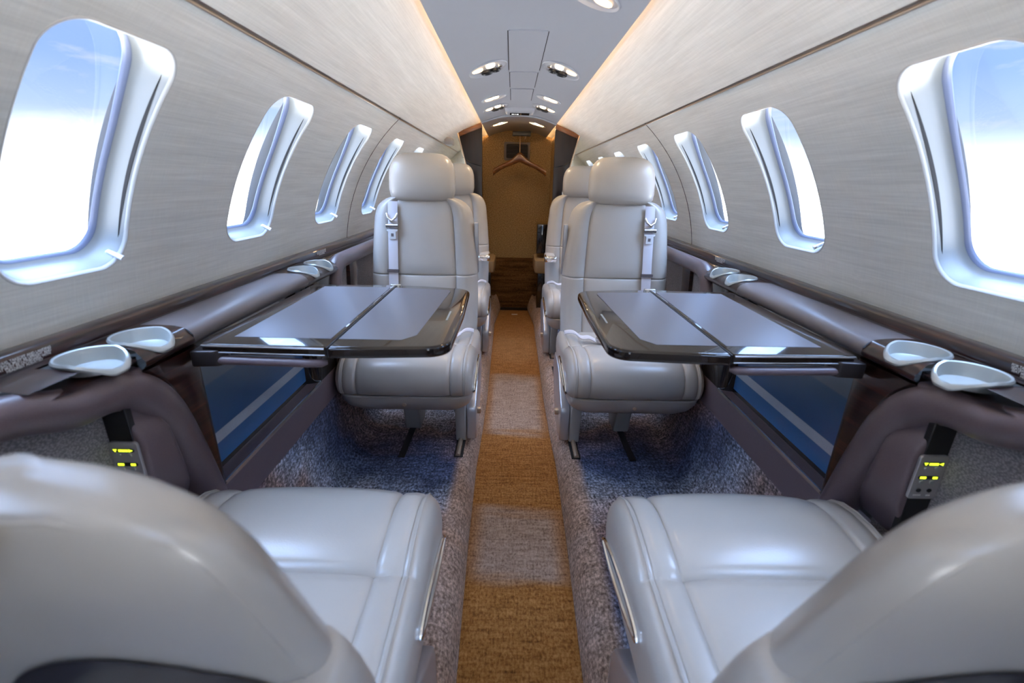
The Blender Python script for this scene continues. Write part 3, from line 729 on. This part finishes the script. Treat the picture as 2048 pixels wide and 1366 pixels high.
# ------------------------------------------------------------------ tables
def table(s, side):
    T = empty('folding_table', (s*.37, 1.0, .40), label='glossy dark folding table with grey inlays, %s of the aisle' % side, cat='table', group='folding tables')
    org = Vector(T.location)
    def loc(p): return (p[0]*s-org.x, p[1]-org.y, p[2]-org.z)
    def slab(name, poly, z0, z1, m, bev=0, parent=None, seg=3):
        mb = MB(); n = len(poly)
        mb.loft([[loc((x, y, z)) for x, y in poly] for z in (z0, z1)])
        return mb.build(name, m, parent or T, bevel=bev, seg=seg, angle=50)
    out = [(.3615, .757), (.585, .762), (.590, .80), (.590, 1.25), (.585, 1.262), (.3615, 1.272)]
    a = slab('outer_leaf', out, .752, .770, 'table_gloss', .0025)
    def arc(cx, cy, r, a0, a1, n=8): return [(cx+r*math.cos(math.radians(a0+(a1-a0)*k/n)), cy+r*math.sin(math.radians(a0+(a1-a0)*k/n))) for k in range(n+1)]
    inn = [(.359, .7525), (.28, .757)]+arc(.188, .808, .043, 270, 180)+[(.1425, 1.0)]+arc(.192, 1.205, .045, 180, 95)+[(.28, 1.269), (.359, 1.272)]
    b = slab('inner_leaf', inn, .748, .770, 'table_gloss', .006)
    slab('inlay', [(.3685, .800), (.548, .802), (.548, 1.236), (.3685, 1.240)], .7695, .7706, 'table_inlay', 0, a)
    slab('inlay', [(.3535, .800), (.238, .800), (.205+.01, .83), (.198, 1.205), (.205, 1.222), (.3535, 1.236)], .7695, .7706, 'table_inlay', 0, b)
    e = slab('emblem_line', [(.170, .935), (.174, .935), (.174, 1.005), (.170, 1.005)], .7695, .7708, 'satin_silver', 0, b)
    slab('hinge', [(.3592, .756), (.3613, .756), (.3613, 1.27), (.3592, 1.27)], .750, .7685, 'black_plastic')
    for y in (1.268,):
        slab('hinge_catch', [(.345, y), (.376, y), (.376, y+.012), (.345, y+.012)], .756, .7725, 'chrome', .002)
    mb = MB(); mb.tube([loc((.365, .7565, .766)), loc((.585, .7615, .766))], .0022, 8); mb.build('metal_edge', 'steel', T)
    mb = MB(); mb.tube([loc((.365, .7575, .7535)), loc((.585, .7625, .7535))], .0016, 8); mb.build('metal_edge', 'steel', T)
    # support arm and slide
    mb = MB(); mb.tube([loc(p) for p in [(.600, .768, .738), (.50, .765, .737), (.40, .762, .736), (.375, .764, .736), (.366, .768, .736)]], [.009, .008, .008, .008, .004], 12); mb.build('support_bar', 'brown_leather', T)
    mb = MB(); mb.loft([[loc((x, y, z)) for x, y in ((.602, .752), (.56, .757), (.546, .770), (.553, .79), (.602, .80))] for z in (.728, .758)]); mb.build('support_arm', 'dark_metal', T, bevel=.003)
    slab('under_frame', [(.38, .79), (.602, .79), (.602, 1.24), (.38, 1.24)], .738, .7525, 'gloss_black', .002)
    return T
table(-1, 'left'); table(1, 'right')

# ------------------------------------------------------------------ floor tracks
for s, side in ((-1, 'left'), (1, 'right')):
    for (ya, yb, lab) in ((1.41, 2.28, 'in front of'), (2.40, 3.1, 'beyond')):
        tr_ = empty('seat_track', (s*.212, ya, .115), label='narrow metal seat track along the aisle edge %s, %s the first facing seat' % (side, lab), cat='track', group='floor seat tracks')
        mb = MB(); mb.box(-.016, .016, 0, yb-ya, .0005, .0025); mb.build('slot', 'shadow_gap', tr_, smooth=False)
        mb = MB(); mb.tube([(s*.003, .004, .003), (s*.003, yb-ya-.004, .003)], .0095, 10); mb.build('rail', 'champagne', tr_)
    tr_ = empty('outboard_track', (s*.415, 1.40, .115), label='black outboard seat track in the blue carpet under the far %s seat' % side, cat='track', group='black floor tracks')
    mb = MB(); mb.box(-.012, .012, 0, .9, .0005, .003); mb.build('slot', 'black_plastic', tr_, smooth=False)

# ------------------------------------------------------------------ seats
def make_seat(loc_, rz, a, label, armrest=False, w=1.0, drop=0, lean=0):
    """local frame: +y front, x times a is the aisle side, z above the seat floor"""
    S = empty('cabin_seat', loc_, rz, label, 'seat', 'cream leather cabin seats')
    def X(p): return (p[0]*a, p[1], p[2]-.115)
    def Xl(ps): return [X(p) for p in ps]
    # cushion ------------------------------------------------
    prof = [(-.02, .372), (-.045, .40), (-.04, .455), (-.02, .474), (.03, .479), (.09, .481), (.15, .483), (.20, .486), (.213, .4855), (.217, .480), (.221, .4865), (.235, .493), (.27, .5005),
            (.31, .505), (.35, .505), (.385, .498), (.413, .483), (.433, .461), (.444, .433), (.445, .405), (.436, .384), (.418, .3735), (.30, .371), (.15, .371)]
    cy, cz = .20, .43
    ST = [(-.2275, .050), (-.2265, .034), (-.222, .018), (-.214, .007), (-.204, .001), (-.1975, .0015), (-.196, .004), (-.1945, .001), (-.18, -.001), (-.165, -.0005), (-.157, .001), (-.1535, .0055), (-.150, .001), (-.14, -.002), (-.11, -.005), (-.05, -.007), (0, -.0075)]
    ST = ST+[(-x, d) for x, d in reversed(ST[:-1])]
    mb = MB(); rings = []
    for x, dd in ST:
        ring = []
        for (y, z) in prof:
            fy = (y-cy)/.245; fz = (z-cz)/.07
            k = max(abs(fy), abs(fz)); k = max(k, .3)
            ny, nz = fy/k, fz/k
            # inset toward the middle by dd
            yy = y-dd*max(-1, min(1, fy)); zz = z-dd*max(-1, min(1, fz))*(1.0 if z > .40 else (.25 if dd > 0 else 0))
            groove = abs(y-.217) < .002 and z > .46
            if groove and abs(x) > .158: zz += .004*min(1, (abs(x)-.158)/.02); 
            ring.append(X((x*w, yy, zz)))
        rings.append(ring)
    mb.loft(rings); mb.build('cushion', 'cream_leather', S, angle=70)
    # piping along the cushion side seam
    for sx in (-1, 1):
        mb = MB(); mb.tube(Xl([(sx*.2045*w, y-.001*(y-cy)/.245, z+.0005) for (y, z) in prof[3:21]]), .0014, 6)
        mb.build('piping', 'cream_leather', S)
    # lower shell ---------------------------------------------
    mb = MB(); rings = []
    for z, hw, y0, y1 in ((.376, .2235, -.02, .4345), (.372, .2245, -.02, .4375), (.352, .2225, -.02, .433), (.325, .213, -.01, .414), (.303, .196, .0, .385), (.292, .175, .01, .355), (.288, .15, .03, .32)):
        rings.append([X((p[0], p[1]+(y0+y1)/2, z)) for p in rrect(hw*w, (y1-y0)/2, .06, 6)])
    mb.loft(rings); mb.build('lower_shell', 'cream_leather', S)
    mb = MB(); mb.loft([[X((.0+.007*f*math.cos(2*PI*k/14), yy, .345+.007*f*math.sin(2*PI*k/14))) for k in range(14)] for f, yy in ((1, .41), (1, .4335), (.7, .4345), (.6, .4325))]); mb.build('plug', 'champagne', S)
    # backrest ------------------------------------------------
    def yf(z): return .030-(.155+lean)*(z-.5)
    Wt = [(.36, .195), (.42, .208), (.5, .213), (.62, .2145), (.70, .213), (.78, .208), (.86, .201), (.91, .196), (.935, .190), (.955, .181), (.97, .168), (.982, .150), (.99, .125), (.995, .09)]
    zs = [.36, .38, .42, .46, .50, .54, .58, .62, .66, .690, .6955, .698, .7005, .706, .74, .78, .82, .86, .89, .91, .925, .94, .955, .965, .975, .983, .989, .994, .997]
    seams = (-.130, .130)
    ang = sorted(set([round(2*PI*k/72, 5) for k in range(72)]))
    rings = []
    for z in zs:
        zd = z-drop*(max(0, z-.5)/.5)
        hw = interp(z, Wt)*(1.07 if lean else 1); th = interp(z, [(.36, .09), (.45, .115), (.7, .105), (.93, .085), (.985, .065), (.997, .03)])*(.62 if lean else 1)
        yfr = yf(z); yc = yfr-th/2; n_ = 4.2
        # explicit front samples incl. seams, and a coarser rear
        xsn = []
        f = [0, .15, .3, .45, .56]
        sx_ = .130/ .2145
        xsf = sorted(set([-1+.0, -.995, -.98, -.955, -.92, -.88, -.83, -.77, -.71, -.65, -sx_-.014, -sx_, -sx_+.014, -.54, -.42, -.28, -.14, 0]))
        xsf = xsf+[-v for v in reversed(xsf[:-1])]
        ring = []
        for t in xsf:
            y = yc+th/2*(max(0, 1-abs(t)**n_))**(1/2.6)
            dd = 0
            if abs(abs(t)-sx_) < 1e-6: dd -= .0045*min(1, (z-.36)/.1)*min(1, max(0, (.985-z)/.05))
            if abs(t) < sx_-.02: dd += .010*math.cos(PI*t/2/sx_)**.5*interp(z, [(.4, .3), (.55, 1), (.68, .9), (.6975, .4), (.71, .9), (.9, .8), (.99, .2)])
            if sx_+.02 < abs(t) < .97: dd += .014*math.sin(PI*(abs(t)-sx_)/(1-sx_))
            if abs(z-.698) < .0006: dd -= .004
            ring.append(X((hw*t, y+dd, zd)))
        for t in reversed(xsf[1:-1]):
            ring.append(X((hw*t, yc-th/2*(max(0, 1-abs(t)**n_))**(1/2.6), zd)))
        rings.append(ring)
    mb = MB(); mb.loft(rings); back = mb.build('backrest', 'cream_leather', S, angle=75)
    # rear shell lines and pocket
    def yb(z, t): 
        th = interp(z, [(.36, .09), (.45, .115), (.7, .105), (.93, .085), (.985, .065)])*(.62 if lean else 1)
        return yf(z)-th/2-th/2*(max(0, 1-abs(t)**4.2))**(1/2.6)
    def rear(x, z, off):
        zd = z-drop*(max(0, z-.5)/.5); k_ = 1.07 if lean else 1; return X((x*k_, yb(z, x/interp(z, Wt))-off, zd))
    pz = [.50+.46*i/24 for i in range(25)]
    for sx in (-1, 1):
        mb = MB(); mb.tube([rear(sx*.945*interp(z, Wt), z, -.0005) for z in pz]+[rear(sx*x_, .985, .0) for x_ in (.12, .07, .0)], .0016, 6); mb.build('piping', 'cream_leather', S)
    outline = [(.02, .55), (.02, .75), (.035, .80), (.065, .832), (.095, .842), (.125, .834), (.155, .81), (.180, .775), (.187, .70), (.18, .55)]
    ol = catmull(outline, 3)
    mb = MB(); rows = []
    for f_ in (0, .25, .5, .75, 1.0):
        rows.append([rear(.10+(x-.10)*f_, .68+(z-.68)*f_, .0025) for x, z in ol])
    mb.grid(rows); mb.build('rear_recess', 'dark_metal', S)
    inner = [(.095+(x-.10)*.80, .55+(z-.55)*.82) for x, z in outline]
    il = catmull(inner, 3)
    mb = MB(); mb.grid([[rear(.095+(x-.095)*f_, .64+(z-.64)*f_, o_) for x, z in il] for f_, o_ in ((1.0, .0), (1.0, .012), (.97, .018), (.9, .020), (.5, .022), (0.0, .022))]); mb.build('rear_flap', 'cream_leather', S)
    # headrest ------------------------------------------------
    HW = [(.978, .085), (.984, .112), (.995, .1225), (1.02, .127), (1.06, .1265), (1.09, .124), (1.112, .118), (1.128, .109), (1.140, .096), (1.148, .078), (1.1515, .05)]
    rings = []
    for z, hw in HW:
        th = interp(z, [(.978, .055), (.99, .078), (1.03, .09), (1.08, .09), (1.12, .075), (1.145, .045), (1.1515, .022)])
        yc = yf(.985)-.018-.10*(z-.985)-(.06 if lean else 0)
        ring = []
        for k in range(44):
            t = 2*PI*k/44; ring.append(X((hw*sgnpow(math.cos(t), .62), yc+th/2*sgnpow(math.sin(t), .62), z-drop)))
        rings.append(ring)
    mb = MB(); mb.loft(rings); hr = mb.build('headrest', 'cream_leather', S, angle=80)
    mb = MB()
    for sx in (-.05, .05): mb.tube(Xl([(sx, yf(.98)-.022, .95-drop), (sx, yf(.98)-.022, .99-drop)]), .006, 8)
    mb.build('headrest_post', 'chrome', S)
    # belt ----------------------------------------------------
    bxn = -.112
    def fy(z): 
        return yf(z)+.012+.001
    mb = MB(); rows = []
    for z in [.975, .95, .93, .90, .86, .80, .74, .70, .66, .60, .55, .50]:
        zd = z-drop*(max(0, z-.5)/.5); tilt = -.004
        rows.append([X((bxn+dx-.012*(.9-z), fy(z)+.003-.0022*abs(dx/.0165), zd)) for dx in (-.0185, -.0165, -.006, .006, .0165, .0185)])
    mb.grid(rows); mb.grid([[(p[0], p[1]-.0028, p[2]) for p in r_] for r_ in rows]); mb.build('shoulder_belt', 'webbing', S)
    mb = MB(); mb.prism([(p[0], p[1]-.115) for p in rrect(.0225, .006, .003, 3, (bxn-.003)*a, .715)], 'y', fy(.715)-.004, fy(.715)+.0075); mb.build('belt_keeper', 'shelf_taupe', S)
    mb = MB(); mb.tube(Xl([(bxn-.024, fy(.885)+.008, .885-drop*.8), (bxn+.022, fy(.885)+.008, .885-drop*.8)]), .0085, 12); mb.build('belt_roller', 'steel', S)
    mb = MB(); zt_ = .868-drop*.8
    mb.prism([(x*a, z-.115) for x, z in [(bxn-.022, zt_+.004), (bxn+.020, zt_+.004), (bxn+.020, zt_-.002), (bxn+.012, zt_-.005), (bxn+.0125, zt_-.030), (bxn+.010, zt_-.033), (bxn-.012, zt_-.033), (bxn-.0145, zt_-.030), (bxn-.014, zt_-.005), (bxn-.022, zt_-.002)]], 'y', fy(.86)+.006, fy(.86)+.0095)
    tg = mb.build('belt_tongue', 'white_plastic', S, bevel=.0008, seg=1)
    mb = MB(); mb.box((bxn-.006)*a-.000, (bxn+.004)*a, fy(.86)+.0092, fy(.86)+.0100, zt_-.023-.115, zt_-.011-.115); mb.build('tongue_slot', 'shelf_taupe', tg, smooth=False)
    mb = MB(); mb.tube(Xl([(bxn-.022, fy(.93)+.004, .930-drop*.9), (bxn-.016, fy(.92)+.012, .915-drop*.9), (bxn-.001, fy(.91)+.014, .904-drop*.9), (bxn+.013, fy(.92)+.012, .915-drop*.9), (bxn+.019, fy(.93)+.004, .930-drop*.9)]), .0045, 10)
    mb.cyl(X((bxn-.001, fy(.91)+.006, .904-drop*.9)), .008, .010, 'y', 14); mb.build('belt_anchor', 'chrome', S)
    # lap belt bunched on the aisle side of the cushion
    mb = MB(); rings = []
    pth = [(.205, .075, .49), (.185, .10, .502), (.165, .13, .508), (.14, .165, .5015), (.11, .18, .507), (.085, .195, .500)]
    rings = [[X((p[0]+.001*i, p[1]+.018*c_, p[2]+.006*sn+.003)) for c_, sn in [(math.cos(2*PI*k/10), math.sin(2*PI*k/10)) for k in range(10)]] for i, p in enumerate(catmull(pth, 4))]
    if not lean:
        mb.loft(rings); mb.build('lap_belt', 'webbing', S)
        mb = MB(); mb.box(*sorted(((.06)*a, (.10)*a)), .178, .212, .497-.115, .512-.115); mb.build('belt_buckle', 'steel', S, bevel=.003)
    # chrome loop on the aisle flank of the cushion
    mb = MB(); lp = []
    for k in range(33):
        t = 2*PI*k/32; lp.append(X((.2300, .285+.120*math.cos(t), .405-.018*math.cos(t)+.017*math.sin(t))))
    mb.tube(lp, .0042, 8, cap=False); mb.build('side_handle', 'chrome', S)
    # base: outboard foot, aisle foot and cover plate
    mb = MB(); mb.prism([(-.04, .305-.115), (.30, .305-.115), (.275, .0), (.215, .0), (.19, .10), (.05, .10), (.03, .0), (-.04, .0)], 'x', *sorted((.150*a, .190*a))); mb.build('base_leg', 'cream_plastic', S, bevel=.006)
    mb = MB(); mb.prism([(.02, .30-.115), (.24, .30-.115), (.20, .05), (.19, .0), (.10, .0), (.06, .05)], 'x', *sorted((-.06*a, .0*a))); mb.build('base_leg', 'cream_plastic', S, bevel=.006)
    mb = MB(); mb.prism([(.283, .012), (.283, .125), (.272, .15), (.12, .248), (-.02, .262), (-.05, .24), (-.05, .16), (.09, .03), (.12, .012)], 'x', *sorted((.192*a, .228*a))); pl = mb.build('base_cover', 'plate_metal', S, bevel=.006)
    mb = MB(); mb.box(*sorted((.226*a, .243*a)), .20, .222, .088, .112); mb.build('release_knob', 'champagne', S, bevel=.005)
    mb = MB(); mb.tube(Xl([(.231, -.045, .27), (.2315, -.03, .36), (.229, -.02, .50)]), .004, 8); 
    if armrest:
        mb = MB(); mb.prism([(-.02, .62-.115), (.10, .625-.115), (.115, .642-.115), (.10, .66-.115), (-.02, .66-.115)], 'x', *sorted((.165*a, .222*a))); ar = mb.build('armrest', 'cream_leather', S, bevel=.008)
        mb = MB(); mb.prism([(.06, .660-.115), (.118, .655-.115), (.124, .640-.115), (.112, .622-.115), (.06, .618-.115)], 'x', *sorted((.160*a, .226*a))); mb.build('armrest_cap', 'chrome', ar, bevel=.005)
    elif lean:
        mb = MB(); rr_ = []
        for z, g_ in ((.40, 0), (.50, .008), (.60, .018), (.68, .022), (.735, .020), (.765, .013), (.785, .002)):
            yy = yf(z)-.055; zz = z-drop*max(0, z-.5)/.5-.012
            rr_.append([X((.20+p[0]*(.6+g_*16), yy+p[1], zz)) for p in rrect(.045, .052, .03, 6)])
        mb.loft(rr_); mb.build('armrest', 'cream_leather', S, angle=80)
    else:
        mb = MB(); mb.prism([(-.075, .70-.115), (-.055, .70-.115), (-.045, .90-.115), (-.065, .90-.115)], 'x', *sorted((.200*a, .216*a))); mb.build('armrest_slot', 'plate_metal', S, bevel=.003)
    return S
# near seats face the tail, with their backs to the camera
make_seat((-.389, .318, .115), 0, 1, 'cream seat cut off at the lower left corner, its back to the camera', lean=.12, drop=.098)
make_seat((.387, .318, .115), 0, -1, 'cream seat cut off at the lower right corner, its back to the camera', lean=.12, drop=.098)
make_seat((-.383, 1.795, .115), PI, -1, 'cream belted seat facing the camera behind the left table')
make_seat((.387, 1.795, .115), PI, 1, 'cream belted seat facing the camera behind the right table')
make_seat((-.383, 2.74, .115), PI, -1, 'rearmost cream seat on the left, mostly hidden by the belted seat', armrest=True)
make_seat((.387, 2.74, .115), PI, 1, 'rearmost cream seat on the right, mostly hidden by the belted seat', armrest=True)
